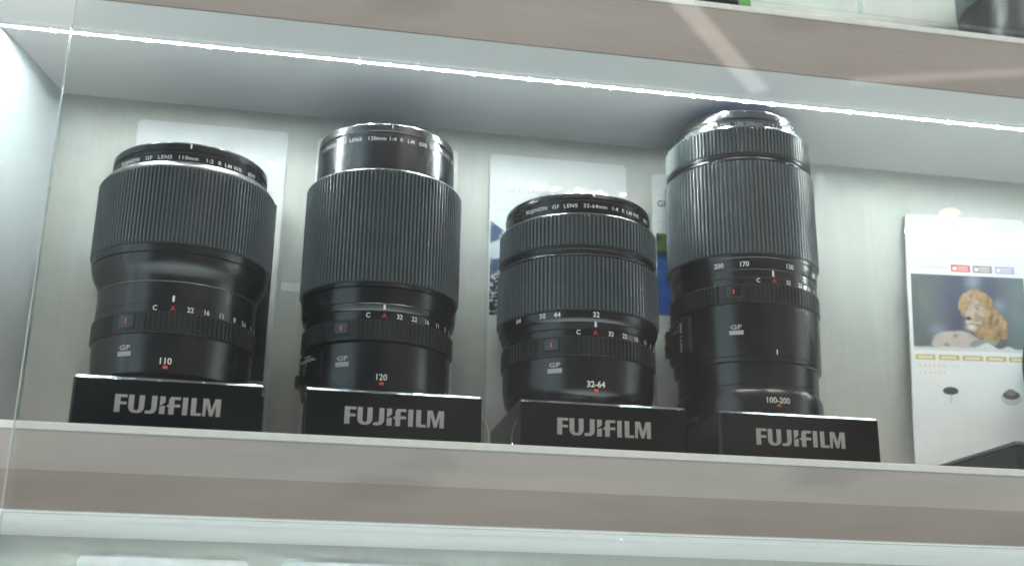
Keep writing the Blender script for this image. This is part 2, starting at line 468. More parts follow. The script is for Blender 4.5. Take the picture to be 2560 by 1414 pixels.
def numerals(ring, r, z, items, h=2.5):
    b = MB()
    for s, a in items: txt(b, s, on_cyl(r+.08, a, z), h, 0, 'C', 1.0, .012, .92)
    return b.build('index_numerals', M_wtxt, ring)
def red_a(ring, r, z, a, h=2.5):
    b = MB(); txt(b, 'A', on_cyl(r+.08, a, z), h, 0, 'C', 1.0, .012)
    b.build('auto_letter', M_red, ring)
def bar(parent, r, a, z0, z1, wd=1.1, m=None, name='index_line'):
    b = MB(); quadpatch(b, on_cyl(r+.08, a, 0), -wd/2, wd/2, z0, z1, 0, 2); b.build(name, m or M_wtxt, parent)
def mount(t, r=33.5, z=-3.0):
    lathe_part('lens_mount', [(r-8, z), (r, z), (r, z+2.6), (r+1.2, z+3.2)], M_mount, t)

def rim_text(part, r, z, items, h=2.1):
    b = MB()
    for s, a in items: txt(b, s, on_cyl(r+.08, a, z), h, 0, 'C', 1.12, .008, 1.05)
    b.build('rim_lettering', M_wtxt, part)

def focal(t, r, s, a=1.3, h=3.1, z=7.9, zd=4.7):
    b = MB(); txt(b, s, on_cyl(r+.08, a, z), h, 0, 'C', 1.0, .02, .95); b.build('focal_length_numerals', M_wtxt, t)
    b = MB(); b.curved_box(r-.5, r+.35, a-1.6, a+1.6, zd-.8, zd+.8, 3, bev=.2); b.build('mount_dot', M_orange, t)

ZB = 28.1
# ---- lens one, 110
t = lens_root('camera_lens', 'short black lens marked 110 with wide ribbed collar, on the leftmost stand', -123.9, 55.3, ZB)
mount(t)
bb = lathe_part('barrel', [(33.5, .2), (38.2, .4), (40.0, 2.2), (40.3, 5), (41.0, 14), (41.2, 21.6), (39.8, 21.9)], M_body, t)
gf_badge(bb, 41.0, -28.9, 13.2); focal(bb, 40.72, '110', 1.4)
rg = ribbed_part('aperture_ring', 42.3, 22.0, 33.0, 104, .75, M_ring, t, ranges=[(-180, -42), (-18.5, 180)], recess=.6)
ap_button(rg, 41.7, -35.5, -22.5, 24.6, 31.6)
nb = lathe_part('scale_collar', [(39.8, 33.1), (41.3, 33.1), (41.2, 37.0), (40.9, 37.15), (40.9, 37.45), (41.1, 37.6), (41.0, 48.6), (40.5, 48.8)], M_body, t)
numerals(nb, 41.25, 34.9, [('C', -9.7), ('22', 14.4), ('16', 26.2), ('11', 37.6), ('8', 49.7), ('5.6', 60.9), ('4', 72.5), ('2.8', 84), ('2', 96)])
red_a(nb, 41.25, 34.9, 2.5); bar(nb, 41.12, 2.3, 38.4, 41.6)
lathe_part('edge_line', [(40.6, 48.8), (41.35, 48.9), (41.3, 49.25)], M_line, t)
lathe_part('flared_collar', [(40.8, 49.3), (41.0, 50.5), (41.9, 53.2), (43.6, 56.4), (45.0, 59.2), (45.5, 61.6), (45.5, 63.0), (45.0, 63.2), (45.9, 63.6), (46.1, 65.0), (46.1, 67.6), (45.2, 67.9)], M_body, t)
ribbed_part('focus_ring', 47.1, 68.0, 109.3, 140, 1.5, M_rub, t)
rm = lathe_part('front_rim', [(45.2, 109.3), (46.0, 109.6), (45.9, 110.6), (43.4, 113.6), (41.3, 114.0)], M_line, t)
rm = lathe_part('filter_rim', [(41.2, 113.4), (41.15, 119.2), (41.35, 119.4), (41.35, 119.9), (40.9, 120.1), (40.9, 121.0), (41.3, 121.2), (41.25, 124.6), (40.6, 125.5), (38.6, 125.5), (38.4, 116.0), (37, 114)], M_rim, t)
rim_text(rm, 41.2, 116.6, [('FUJINON', -45), ('GF', -27), ('LENS', -14.5), ('110mm', 2.4), ('1:2', 17.7), ('R', 25.2), ('LM', 31.8), ('WR', 40), ('\u00d877', 54.5)])
rim_marks(rm, 41.25, 0, 0, [(-76, -41, 119.3, 120.9), (49.5, 88, 119.3, 120.9)], 3.5, 122.0, 2.6)
front_glass(t, 37.5, 114)

# ---- lens two, 120
t = lens_root('camera_lens', 'tall black macro lens marked 120 with a smooth grey tube above its ribs', -16.1, 64.0, ZB)
mount(t)
bb = lathe_part('barrel', [(33.5, .2), (38.2, .4), (39.6, 2.0), (40.0, 4.6), (40.2, 5.2), (40.3, 26.6), (39.6, 27.4), (39.4, 28)], M_body, t)
gf_badge(bb, 40.3, -30.1, 16.8); focal(bb, 40.15, '120', .5, z=8.3, zd=4.8)
sp = MB(); sp.curved_box(39, 41.9, -104, -46.5, 8.3, 24.6, 16, bev=.9); sp = sp.build('switch_panel', M_body, bb)
b = MB(); b.curved_box(40, 43.6, -96, -84, 9.5, 15, 5, bev=.5); b.build('switch_knob', M_ring, sp)
b = MB(); b.curved_box(40, 43.0, -74, -66, 12, 17, 5, bev=.5); b.build('switch_knob', M_ring, sp)
b = MB()
for a0, a1, za, zb_ in ((-92, -56, 20.2, 20.9), (-74, -53, 19.2, 19.8), (-88, -79, 21.6, 22.5), (-70, -60, 21.7, 22.4), (-83, -82, 15, 19.5), (-67, -66, 14.5, 18.5), (-90, -80, 18.6, 19.3)):
    b.curved_box(41.5, 41.98, a0, a1, za, zb_, 5)
b.build('switch_legend', M_gtxt, sp)
rg = ribbed_part('aperture_ring', 41.5, 28.1, 38.9, 104, .7, M_ring, t, ranges=[(-180, -44), (-20.5, 180)], recess=.6)
ap_button(rg, 40.9, -37.5, -25.5, 31.0, 37.6)
nb = lathe_part('scale_collar', [(39.4, 39.0), (40.3, 39.0), (40.1, 42.6), (40.2, 43.6), (40.9, 43.8), (41.5, 44.6), (42.0, 46.8), (42.2, 47.2), (42.1, 47.6), (42.4, 47.8), (43.0, 55.6), (42.3, 56.0), (42.3, 56.4), (43.2, 56.7), (43.0, 58.8), (42.4, 59.0)], M_body, t)
numerals(nb, 40.4, 41.3, [('C', -11.8), ('32', 11.9), ('22', 23.8), ('16', 35.6), ('11', 47.5), ('8', 59.3), ('5.6', 71), ('4', 83)])
red_a(nb, 40.4, 41.3, .2); bar(nb, 41.9, -.1, 44.2, 47.0)
ribbed_part('focus_ring', 44.2, 59.1, 122.4, 122, 1.5, M_rub, t)
lathe_part('front_rim', [(42.3, 122.4), (43.3, 122.7), (42.7, 123.6), (39.6, 124.0)], M_line, t)
tb = lathe_part('inner_tube', [(39.4, 123.6), (39.2, 143), (39.1, 145.6)], M_tube, t)
rm = lathe_part('filter_rim', [(38.9, 145.6), (39.15, 145.8), (39.15, 146.3), (38.7, 146.5), (38.7, 147.6), (38.95, 147.9), (38.75, 151.7), (38.2, 152.5), (36.4, 152.5), (36.2, 144.0), (35, 142)], M_tube, t)
rim_text(tb, 39.25, 142.9, [('FUJINON', -60), ('GF', -41.5), ('LENS', -30.5), ('120mm', -12.2), ('1:4', .5), ('R', 7.7), ('LM', 15.4), ('OIS', 26.3), ('WR', 37), ('MACRO', 52), ('\u00d872', 70)])
rim_marks(rm, 38.8, 0, 0, [(-80, -45, 146.4, 148.0), (45.5, 86, 146.4, 148.0)], -.2, 149.4, 2.4)
front_glass(t, 35.5, 143)

# ---- lens three, 32-64
t = lens_root('camera_lens', 'shortest black zoom lens marked 32-64 with two ribbed rings, on third stand from left', 95.5, 54.0, ZB)
mount(t)
bb = lathe_part('barrel', [(33.5, .2), (38.0, .4), (40.4, 3.4), (41.5, 8), (42.0, 12), (42.2, 22.8), (41.0, 23.1)], M_body, t)
gf_badge(bb, 42.15, -30.4, 17.2, 8.0); focal(bb, 41.95, '32-64', -.5, z=8.3, zd=4.9)
rg = ribbed_part('aperture_ring', 43.0, 23.2, 34.2, 104, .75, M_ring, t, ranges=[(-180, -44), (-20.5, 180)], recess=.6)
ap_button(rg, 42.4, -38.5, -26.8, 26.0, 33.0)
nb = lathe_part('scale_collar', [(41.0, 34.3), (41.9, 34.3), (42.0, 37.6), (41.7, 37.8), (41.8, 38.1), (42.5, 38.4), (43.5, 41.4), (43.3, 41.6), (43.6, 41.9), (44.6, 44.0), (45.0, 47.0), (44.3, 47.7)], M_body, t)
numerals(nb, 42.05, 36.2, [('C', -13.2), ('32', 11.3), ('22', 23.0), ('16', 35), ('11', 47), ('8', 58)])
numerals(nb, 45.1, 45.2, [('64', -58.6), ('50', -38.1), ('44', -27.6), ('32', -1.0)], 2.8)
red_a(nb, 42.05, 36.2, -.7); bar(nb, 43.4, -1.0, 38.9, 43.2)
ribbed_part('zoom_ring', 45.9, 47.8, 78.2, 118, 1.5, M_rub, t)
lathe_part('middle_band', [(44.4, 78.3), (45.2, 78.6), (45.0, 79.2), (44.0, 80.2), (43.6, 80.6), (43.7, 82.2), (44.0, 82.6), (44.0, 84.2), (43.2, 84.4)], M_ring, t)
ribbed_part('focus_ring', 44.9, 84.5, 102.2, 118, 1.5, M_rub, t)
lathe_part('front_rim', [(43.2, 102.2), (44.0, 102.5), (43.4, 103.3), (41.6, 103.6)], M_line, t)
rm = lathe_part('filter_rim', [(41.5, 103.4), (41.5, 111.4), (41.7, 111.6), (41.7, 112.0), (41.2, 112.2), (41.2, 113.0), (41.5, 113.2), (41.2, 115.4), (40.4, 116.3), (38.6, 116.3), (38.4, 107.0), (37, 105)], M_rim, t)
rim_text(rm, 41.55, 108.2, [('FUJINON', -47), ('GF', -30.3), ('LENS', -18.7), ('32-64mm', 0.2), ('1:4', 16.5), ('R', 24), ('LM', 30), ('WR', 38), ('\u00d877', 54)])
rim_marks(rm, 41.5, 0, 0, [(-84, -45, 111.2, 112.9), (42, 86, 111.4, 112.9)], -.8, 113.9, 1.8)
front_glass(t, 37.5, 105.5)

# ---- lens four, 100-200
t = lens_root('camera_lens', 'tallest black telephoto zoom lens marked 100-200, on the fourth stand from left', 199.7, 64.5, ZB)
mount(t)
bb = lathe_part('barrel', [(33.5, .2), (39.5, .4), (41.4, 2.0), (41.9, 4), (42.0, 11), (41.2, 13.6), (40.3, 14.0), (40.1, 14.6), (40.2, 16.9), (39.9, 17.1), (40.2, 17.4), (40.4, 29.6), (40.9, 30.0), (42.0, 30.2), (42.3, 31.2), (42.3, 32.4), (42.0, 32.7), (42.3, 33.0), (42.5, 45), (42.8, 62.6), (42.0, 63.0)], M_body, t)
gf_badge(bb, 42.55, -28.3, 47.6, 8.0); focal(bb, 41.95, '100-200', 1.1, z=7.9, zd=4.9)
bar(bb, 42.35, 1.7, 33.6, 36.4, .6)
sp = MB(); sp.curved_box(41, 44.6, -124, -65.5, 38.0, 60.6, 18, bev=1.4); sp = sp.build('switch_panel', M_ring, bb)
b = MB(); b.curved_box(43, 47.4, -104, -96, 51.0, 56.5, 5, bev=.6); b.build('switch_knob', M_ring, sp)
b = MB(); b.curved_box(43, 47.4, -106, -96, 42.0, 49.8, 5, bev=.6); b.build('switch_knob', M_ring, sp)
b = MB(); b.curved_box(43, 44.7, -89, -79, 42.5, 52, 5); b.build('switch_window', M_dark, sp)
b = MB()
for a0, a1, za, zb_ in ((-77.5, -75, 51.5, 57.5), (-77.5, -75.2, 49.0, 50.0), (-77.5, -75.2, 46.8, 47.8), (-77, -75.2, 38.9+1.2, 46.0), (-90, -80, 53.2, 53.9), (-82, -80.5, 55.5, 56.3)):
    b.curved_box(44.2, 44.68, a0, a1, za, zb_, 3)
b.build('switch_legend', M_gtxt, sp)
rg = ribbed_part('aperture_ring', 43.5, 63.1, 74.3, 108, .75, M_ring, t, ranges=[(-180, -41), (-17.0, 180)], recess=.6)
ap_button(rg, 42.9, -34.8, -22.6, 66.0, 73.0)
nb = lathe_part('scale_collar', [(42.0, 74.4), (42.6, 74.4), (42.5, 77.4), (42.2, 77.6), (42.5, 77.9), (42.5, 82.6), (42.8, 82.9), (42.9, 83.3), (43.1, 89.4), (43.4, 89.8), (43.4, 91.6), (42.6, 91.9)], M_body, t)
numerals(nb, 42.7, 76.1, [('C', -10.1), ('32', 14.5), ('22', 26.5), ('16', 38), ('11', 49)], 2.4)
numerals(nb, 43.1, 85.7, [('200', -39.3), ('170', -19.8), ('130', 16.5), ('100', 48)], 2.8)
red_a(nb, 42.7, 76.1, 2.3, 2.4); bar(nb, 42.6, 1.7, 78.6, 82.2)
ribbed_part('zoom_ring', 44.6, 92.0, 149.2, 112, 1.6, M_rub, t, duty=.70)
lathe_part('middle_band', [(43.2, 149.2), (43.8, 149.5), (43.2, 150.4), (42.5, 150.8), (42.3, 152.0), (42.9, 152.4), (42.9, 153.8), (42.3, 154.0)], M_rim, t)
ribbed_part('focus_ring', 43.6, 154.1, 170.6, 118, 1.5, M_rub, t, duty=.66)
lathe_part('front_rim', [(42.0, 170.6), (42.6, 170.9), (41.2, 172.3), (38.6, 172.6)], M_line, t)
rm = lathe_part('filter_rim', [(38.6, 172.4), (38.2, 177.2), (38.0, 177.6), (37.6, 177.8), (37.6, 178.8), (37.9, 179.0), (36.0, 184.0), (35.2, 184.9), (33.6, 184.9), (33.4, 176), (32, 174)], M_tube, t)
rim_text(rm, 38.55, 174.6, [('FUJINON', -63), ('GF', -44), ('LENS', -32), ('100-200mm', -9.5), ('1:5.6', 13.5), ('R', 25), ('LM', 32), ('OIS', 42), ('WR', 52), ('\u00d867', 66)])
for q0, q1 in ((-90, -44), (58, 92)):
    b = MB(); b.curved_box(36, 38.0, q0, q1, 177.5, 179.0, 16); b.build('bayonet_slot', M_dark, rm)
front_glass(t, 33, 175)

# ---------------------------------------------------------------- stands with the maker's name
def arc(cx, cy, rx, ry, a0, a1, n=8):
    return [(cx+rx*math.cos(math.radians(a0+(a1-a0)*i/n)), cy+ry*math.sin(math.radians(a0+(a1-a0)*i/n))) for i in range(n+1)]
def logo_polys():
    # y measured downwards, letter height 100
    L = []
    F = lambda x: [(x, 2), (x+2, 0), (x+66, 0), (x+66, 16), (x+30, 16), (x+30, 41), (x+64, 41), (x+64, 56), (x+30, 56), (x+30, 100), (x, 100)]
    L.append(F(0))
    L.append([(74, 0), (103, 0), (103, 74)]+[(x, y) for x, y in arc(116.5, 74, 13.5, 14, 180, 0, 8)][0:0]+arc(116.5, 72, 13.5, 14, 180, 0, 8)+[(130, 0), (159, 0), (159, 66)]+arc(125, 66, 34, 35, 0, 90, 6)+arc(108, 66, 34, 35, 90, 180, 6))
    L.append([(197, 0), (226, 0), (226, 68)]+arc(192, 68, 34, 33, 0, 90, 7)+[(166, 101), (163, 96), (167, 84), (184, 84)]+arc(184, 70, 13, 14, 90, 0, 5))
    L.append([(241, 0), (270, 0), (270, 32), (247, 51), (241, 51)])
    L.append([(241, 56), (256, 56), (262, 50), (270, 55), (270, 100), (241, 100)])
    L.append([(290, 14), (300, 0), (352, 0), (352, 16), (319, 16), (319, 42), (352, 42), (352, 58), (319, 58), (319, 100), (290, 100), (290, 62), (276, 53), (290, 42)])
    L.append([(364, 0), (392, 0), (392, 100), (364, 100)])
    L.append([(410, 0), (438, 0), (438, 84), (468, 84), (466, 100), (416, 100), (410, 94)])
    L.append([(474, 0), (505, 0), (522, 62), (539, 0), (571, 0), (571, 100), (546, 100), (546, 34), (530, 98), (512, 98), (493, 30), (490, 100), (474, 100)])
    return L
def add_prism(mb, poly, fn, th):
    bm = bmesh.new()
    vs = [bm.verts.new((x, -y, 0)) for x, y in poly]
    f = bm.faces.new(vs)
    r = bmesh.ops.extrude_face_region(bm, geom=[f])
    for v in r['geom']:
        if isinstance(v, bmesh.types.BMVert): v.co.z = 1
    bmesh.ops.triangulate(bm, faces=bm.faces[:])
    bmesh.ops.recalc_face_normals(bm, faces=bm.faces[:])
    bm.verts.index_update()
    mb.add([fn(v.co.x, v.co.y, v.co.z*th) for v in bm.verts], [[v.index for v in q.verts] for q in bm.faces]); bm.free()

def stand(x0, y0, wd, dp, h, label, logo=True, rz=0.0):
    t = thing('display_stand', label, 'display stand', (x0+wd/2, y0, 0.25), 'black acrylic lens stands')
    off = (x0+wd/2, y0, 0)
    b = MB(); b.box(x0, x0+wd, y0, y0+dp, 0, h-.25, bev=1.3, seg=1)
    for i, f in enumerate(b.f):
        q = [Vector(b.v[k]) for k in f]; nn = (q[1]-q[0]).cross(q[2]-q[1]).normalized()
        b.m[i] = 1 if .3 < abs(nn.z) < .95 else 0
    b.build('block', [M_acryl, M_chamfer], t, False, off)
    if logo:
        k = 49.6/571.0
        b = MB()
        for pgn in logo_polys():
            add_prism(b, pgn, lambda x, y, z: (x0+20.2+x*k, y0-z, 16.6+y*k), .18)
        b.build('maker_logo', M_logo, t, offset=off)
    t.rotation_euler = (0, 0, math.radians(rz))
    return t
H = 25.6
stand(-164.0, 8, 90, 86, H, 'glossy black stand block under the lens marked 110, leftmost in the row', rz=.4)
stand(-54.6, 8, 89, 86, H, 'glossy black stand block under the lens marked 120, second from the left')
stand(53.2, 8, 89.6, 86, H, 'glossy black stand block under the lens marked 32-64, its pale left side showing')
stand(160.4, 8, 90, 86, H, 'glossy black stand block under the lens marked 100-200, fourth from the left', rz=-.5)

# fifth stand, low and dark, at the right edge
t = thing('display_stand', 'low dark grey stand at the right edge, in front of the lion card', 'display stand', (330.6, 8, .25), 'black acrylic lens stands')
b = MB(); b.box(330.6, 480, 8, 92, 0, 15.2, bev=.5); b.build('block', mat('dark_grey_stand', (.035, .042, .042), .3), t, False, (330.6, 8, 0))
b = MB(); b.box(329.6, 481, 7, 93, 15.2, 17.0, bev=.6); b.build('top_plate', mat('grey_plate', (.13, .15, .15), .3), t, False, (330.6, 8, 0))

# camera on it: only the rim of its lens reaches the picture
t = thing('camera', 'black camera whose round lens rim just enters at the right edge, on the low stand', 'camera', (440, 60, 17))
lx, ly, lz = 408.5, 60.0, 64.5      # centre of the lens rim, relative heights below
def xlathe(prof, seg=96):
    vs = []; fs = []
    for r, x in prof:
        for i in range(seg):
            a = 2*PI*i/seg; vs.append((x, r*math.cos(a), r*math.sin(a)))
    for j in range(len(prof)-1):
        for i in range(seg):
            i2 = (i+1) % seg; fs.append((j*seg+i, (j+1)*seg+i, (j+1)*seg+i2, j*seg+i2))
    return vs, fs
vs, fs = xlathe([(36, 4), (37.5, 0), (41.5, 0), (42.5, 2), (42.5, 10), (40, 12), (40, 40), (36, 44), (36, 52)])
o = link_mesh('lens_barrel', vs, fs, M_body, t, True); o.location = Vector((lx-440, 0, lz))*S; o.rotation_euler = (0, 0, math.radians(8))
b = MB(); b.box(0, 46, -66, 66, -44, 44, bev=5, seg=3); b.box(2, 40, -20, 20, 44, 58, bev=4, seg=3)
ob = b.build('camera_body', M_ring, t, True); ob.location = Vector((464-440, 4, 46))*S
b = MB(); b.box(44, 54, -64, -40, -36, 38, bev=4, seg=3); g = b.build('hand_grip', M_rub, t, True); g.location = Vector((464-440, 4, 46))*S

# ---------------------------------------------------------------- cards
CG = 'white information cards standing against the back wall'
class Card:
    def __init__(s, label, TL, U, D, wd, ht, name='info_card', group=CG):
        s.TL = Vector(TL); s.U = Vector(U).normalized(); s.D = Vector(D).normalized(); s.wd = wd; s.ht = ht
        s.N = s.D.cross(s.U).normalized()
        if s.N.y > 0: s.N = -s.N
        base = s.TL+s.D*ht+s.U*wd/2
        s.base = base
        s.t = thing(name, label, 'card', base, group)
        b = MB(); r = 2.0
        out = [(r, 0), (wd-r, 0), (wd, r), (wd, ht-r), (wd-r, ht), (r, ht), (0, ht-r), (0, r)]
        bm = bmesh.new(); vv = [bm.verts.new(s.p(u, v, 0)) for u, v in out]; f = bm.faces.new(vv)
        q = bmesh.ops.extrude_face_region(bm, geom=[f])
        for v in q['geom']:
            if isinstance(v, bmesh.types.BMVert): v.co -= s.N*.9
        bmesh.ops.recalc_face_normals(bm, faces=bm.faces[:]); bm.verts.index_update()
        b.add([v.co[:] for v in bm.verts], [[v.index for v in q.verts] for q in bm.faces]); bm.free()
        b.build('sheet', M_card, s.t, offset=base)
    def p(s, u, v, n): return s.TL+s.U*u+s.D*v+s.N*n
    def rect(s, name, u0, u1, v0, v1, m, n=.06):
        b = MB(); b.add([s.p(u0, v0, n), s.p(u1, v0, n), s.p(u1, v1, n), s.p(u0, v1, n)], [(0, 1, 2, 3)])
        return b.build(name, m, s.t, offset=s.base)
    def rects(s, name, lst, m, n=.06):
        b = MB()
        for u0, u1, v0, v1 in lst: b.add([s.p(u0, v0, n), s.p(u1, v0, n), s.p(u1, v1, n), s.p(u0, v1, n)], [(0, 1, 2, 3)])
        return b.build(name, m, s.t, offset=s.base)
    def text(s, name, st, u, v, h, m, n=.08, wx=1.0):
        b = MB(); txt(b, st, lambda x, y: s.p(u+x, v-y, n), h, 0, 'L', 1.0, .01, wx); return b.build(name, m, s.t, offset=s.base)
    def pic(s, name, u0, u1, v0, v1, nu, nv, fn, n=.07):
        vs = []; cols = []; fs = []
        for j in range(nv+1):
            for i in range(nu+1):
                a, c = i/nu, j/nv
                vs.append(s.p(u0+(u1-u0)*a, v0+(v1-v0)*c, n)); col = fn(a, c); cols.append((*[max(0, min(1, x)) for x in col], 1))
        for j in range(nv):
            for i in range(nu):
                k = j*(nu+1)+i; fs.append((k, k+1, k+nu+2, k+nu+1))
        o = link_mesh(name, vs, fs, M_print, s.t, offset=s.base)
        at = o.data.color_attributes.new('print', 'FLOAT_COLOR', 'POINT')
        for k, c in enumerate(cols): at.data[k].color = c
        return o
def lin(r, g, b):
    f = lambda c: (c/255/12.92) if c/255 <= .04045 else ((c/255+.055)/1.055)**2.4
    return np.array((f(r), f(g), f(b)))
def nz(x, y, s, k=0): return noise.noise(Vector((x*s, y*s, k*7.3)))
def mixc(a, b, t): t = max(0, min(1, t)); return a*(1-t)+b*t
def sm(a, b, x): q = max(0, min(1, (x-a)/(b-a))); return q*q*(3-2*q)

zt = 208.8
c1 = Card('plain-topped white card with a dark picture, behind the lens marked 110', (-164.3, 115.3, 210.6), (1, 0, 0), (0, -.008, -1), 90, 210.2)
c1.rects('ruled_line', [(4, 86, 41, 41.4)], M_inkp)
def dark_pic(a, c):
    v = .035+.05*(1-sm(0, .35, c))+.02*nz(a, c, 5)
    return np.array((v, v, v*.96))+np.array((.01, .025, 0))*max(0, nz(a, c, 6, 2))
c1.pic('printed_photo', 4, 86.6, 49, 159, 20, 30, dark_pic)
c2 = Card('white card mostly hidden by the lens marked 120', (-56.0, 115.3, zt), (1, 0, 0), (0, -.008, -1), 88.4, zt-.3)
c3 = Card('white card with a snowy mountain photo, behind the lens marked 32-64', (53.2, 115.3, zt), (1, 0, 0), (0, -.008, -1), 90, zt-.3)
c3.text('card_heading', 'GF32-64mm', 11.2, 24.0, 3.6, M_inkp)
c3.rects('ruled_line', [(4, 86, 37.6, 37.95)], M_inkp)
def mountain(a, c):
    n1 = nz(a, c, 4.5)+.5*nz(a, c, 11, 1)+.3*nz(a, c, 26, 2)
    sky = np.array((.62, .70, .74))
    ridge = .02+.55*a**.8+.06*nz(a, 0, 9, 3)
    if c < ridge: return mixc(sky, np.array((.75, .80, .82)), .5+n1)
    blue = np.array((.10, .15, .25)); snow = np.array((.62, .68, .75)); rock = np.array((.03, .035, .045))
    col = mixc(blue, snow, sm(.1, .45, n1+.1))
    k = sm(.48, .62, c)
    g = nz(a, c, 60, 5)+.7*nz(a, c, 30, 6)+.4*nz(a, c, 14, 8)
    gr = mixc(rock, snow*.9, sm(-.35+.5*sm(.6, 1, c), .5, g))
    return mixc(col, gr, k)
c3.pic('printed_photo', 1.2, 88.8, 45.3, 107.8, 150, 110, mountain)
c4 = Card('white card headed GF with a blue picture, behind the lens marked 100-200', (160.2, 115.3, 205.0), (1, 0, 0), (0, -.008, -1), 90, 204.7)
c4.text('card_heading', 'GF100-200mm', 3.6, 24.0-3.3, 4.2, M_ink)
c4.rects('ruled_line', [(4, 86, 33.2, 33.6)], M_inkp)
def bluepic(a, c):
    n1 = nz(a, c, 9)+.5*nz(a, c, 22, 1)
    top = np.array((.020, .030, .055)); gr = np.array((.08, .16, .04)); bl = np.array((.035, .105, .34))
    col = mixc(top, gr, sm(.1, .5, n1+.5*math.exp(-((a-.05)/.05)**2)) if c < .24 else 0)
    return mixc(col, bl*(1-.15*n1), sm(.27, .34, c))
c4.pic('printed_photo', 2.4, 87.6, 41.5, 96.5, 80, 50, bluepic)

# the lion card leans against the wall
lc = Card('tall white card with a lion photograph, at the far right', (337.0, 113.4, 191.4), (1, -.01, .028), (-.088, -.072, -.99), 88.2, 192.6)
lc.rects('small_print', [(22.6+i*1.9, 22.6+i*1.9+1.3, 30.0, 31.4) for i in range(11)]+[(47+i*1.9, 47+i*1.9+1.2, 30.0, 31.3) for i in range(11)], M_inkp)
lc.rects('ruled_line', [(3, 85, 34.2, 34.5), (3, 85, 28.2, 28.4)], M_inkp)
lc.rects('product_code', [(7.5+i*2.0, 7.5+i*2.0+1.2, 37.4, 39.4) for i in range(11)], M_inkp)
def tagbox(u0, u1, m):
    o = lc.rect('printed_tag', u0, u1, 36.0, 41.3, m)
    b = MB()
    for q in ([(u0+1.2, u0+4.2, 37.6, 40.0)], [(u0+5+i*1.25, u0+5+i*1.25+.9, 37.3, 38.3) for i in range(6)], [(u0+5+i*1.25, u0+5+i*1.25+.8, 39.2, 40.2) for i in range(6)]):
        for a0, a1, v0, v1 in q: b.add([lc.p(a0, v0, .12), lc.p(a1, v0, .12), lc.p(a1, v1, .12), lc.p(a0, v1, .12)], [(0, 1, 2, 3)])
    b.build('tag_print', mat('tag_white', (.75, .70, .70), .3), o, offset=(0, 0, 0)).location = -lc.base*S
tagbox(31.6, 45.6, M_tagr); tagbox(47.4, 61.6, M_tagb); tagbox(63.6, 77.9, M_tagp)
def lion(a, c):
    # a,c in 0..1 over the photo (950 x 640 px of the crop)
    x = 255+950*a; y = 680+640*c
    X, Y = x+12*nz(a, c, 16)+6*nz(a, c, 60), y+12*nz(a, c, 16, 2)+6*nz(a, c, 60, 3)
    bgc = mixc(lin(112, 122, 126), lin(96, 102, 126), sm(380, 640, X))
    bgc = mixc(bgc, lin(120, 134, 140), sm(900, 1150, X))
    bgc = mixc(bgc, lin(180, 190, 205), .55*math.exp(-((X-770)/60)**2-((Y-720)/90)**2))
    bgc = mixc(bgc, lin(160, 178, 190), .5*math.exp(-((X-975)/45)**2-((Y-930)/50)**2))
    bgc = mixc(bgc, lin(140, 140, 120), .5*math.exp(-((X-345)/45)**2-((Y-890)/90)**2))
    bgc = mixc(bgc, lin(160, 160, 185), .55*math.exp(-((X-450)/70)**2-((Y-1150)/60)**2))
    bgc = bgc*(1+.12*nz(a, c, 4, 9))
    # pale body lying to the left
    d = ((X-600)/210)**2+((Y-1260)/115)**2
    bgc = mixc(bgc, lin(206, 194, 188)*(1+.12*nz(a, c, 12, 4)), 1-sm(.75, 1.05, d))
    for px, py in ((600, 1195), (525, 1280)):
        bgc = mixc(bgc, lin(120, 110, 105), .8*math.exp(-((X-px)/22)**2-((Y-py)/16)**2))
    # mane
    fl = nz(a*2.6+.5*c, c*.8, 9, 3)+.5*nz(a*3, c*1.2, 26, 3)
    d1 = ((X-785)/150)**2+((Y-935)/140)**2
    d2 = ((X-(870+.25*(Y-1080)))/165)**2+((Y-1085)/175)**2
    m = max(1-sm(.82, 1.08, d1), 1-sm(.82, 1.08, d2))
    mane = mixc(lin(200, 166, 122), lin(138, 108, 78), .42+1.0*fl)
    mane = mixc(mane, lin(214, 196, 164), .6*math.exp(-((X-720)/90)**2-((Y-850)/50)**2))
    bgc = mixc(bgc, mane, m)
    # shadow of the forelegs
    bgc = mixc(bgc, lin(150, 165, 165), (1-sm(.7, 1.1, ((X-820)/115)**2+((Y-1265)/45)**2)))
    bgc = mixc(bgc, lin(110, 110, 108), (1-sm(.6, 1.1, ((X-985)/45)**2+((Y-1255)/60)**2))*.8)
    # face
    df = ((x-(770-.08*(y-1000)))/88)**2+((y-1010)/135)**2
    face = mixc(lin(200, 182, 164), lin(172, 152, 136), sm(-.2, .5, nz(a, c, 18, 5)+.6*math.exp(-((x-790)/22)**2-((y-1000)/70)**2)))
    bgc = mixc(bgc, face, 1-sm(.55, 1.12, df))
    for px, py, sx, sy, cc, k in ((735, 1120, 42, 26, (236, 228, 220), .9), (712, 1075, 24, 22, (228, 220, 212), .7), (716, 1046, 28, 14, (58, 48, 48), 1.3), (796, 962, 15, 6, (96, 82, 74), .9), (706, 960, 10, 5, (104, 90, 82), .8), (752, 1000, 16, 60, (212, 196, 178), .6), (735, 1092, 30, 6, (96, 80, 78), .8), (785, 1100, 18, 5, (90, 76, 74), .8), (900, 960, 22, 16, (120, 92, 66), .6), (748, 850, 18, 22, (130, 104, 76), .6), (780, 1180, 60, 30, (136, 108, 88), .5)):
        bgc = mixc(bgc, lin(*cc), min(1, k*math.exp(-((x-px)/sx)**2-((y-py)/sy)**2)))
    # snow-white foreground with an uneven edge
    edge = 1292+16*nz(a, 0, 10, 6)-38*math.exp(-((x-850)/60)**2)-22*math.exp(-((x-1040)/45)**2)
    bgc = mixc(bgc, lin(224, 230, 232), sm(edge-8, edge+10, y))
    return mixc(bgc, lin(205, 212, 216), .04)*np.array((.80, .78, .76))
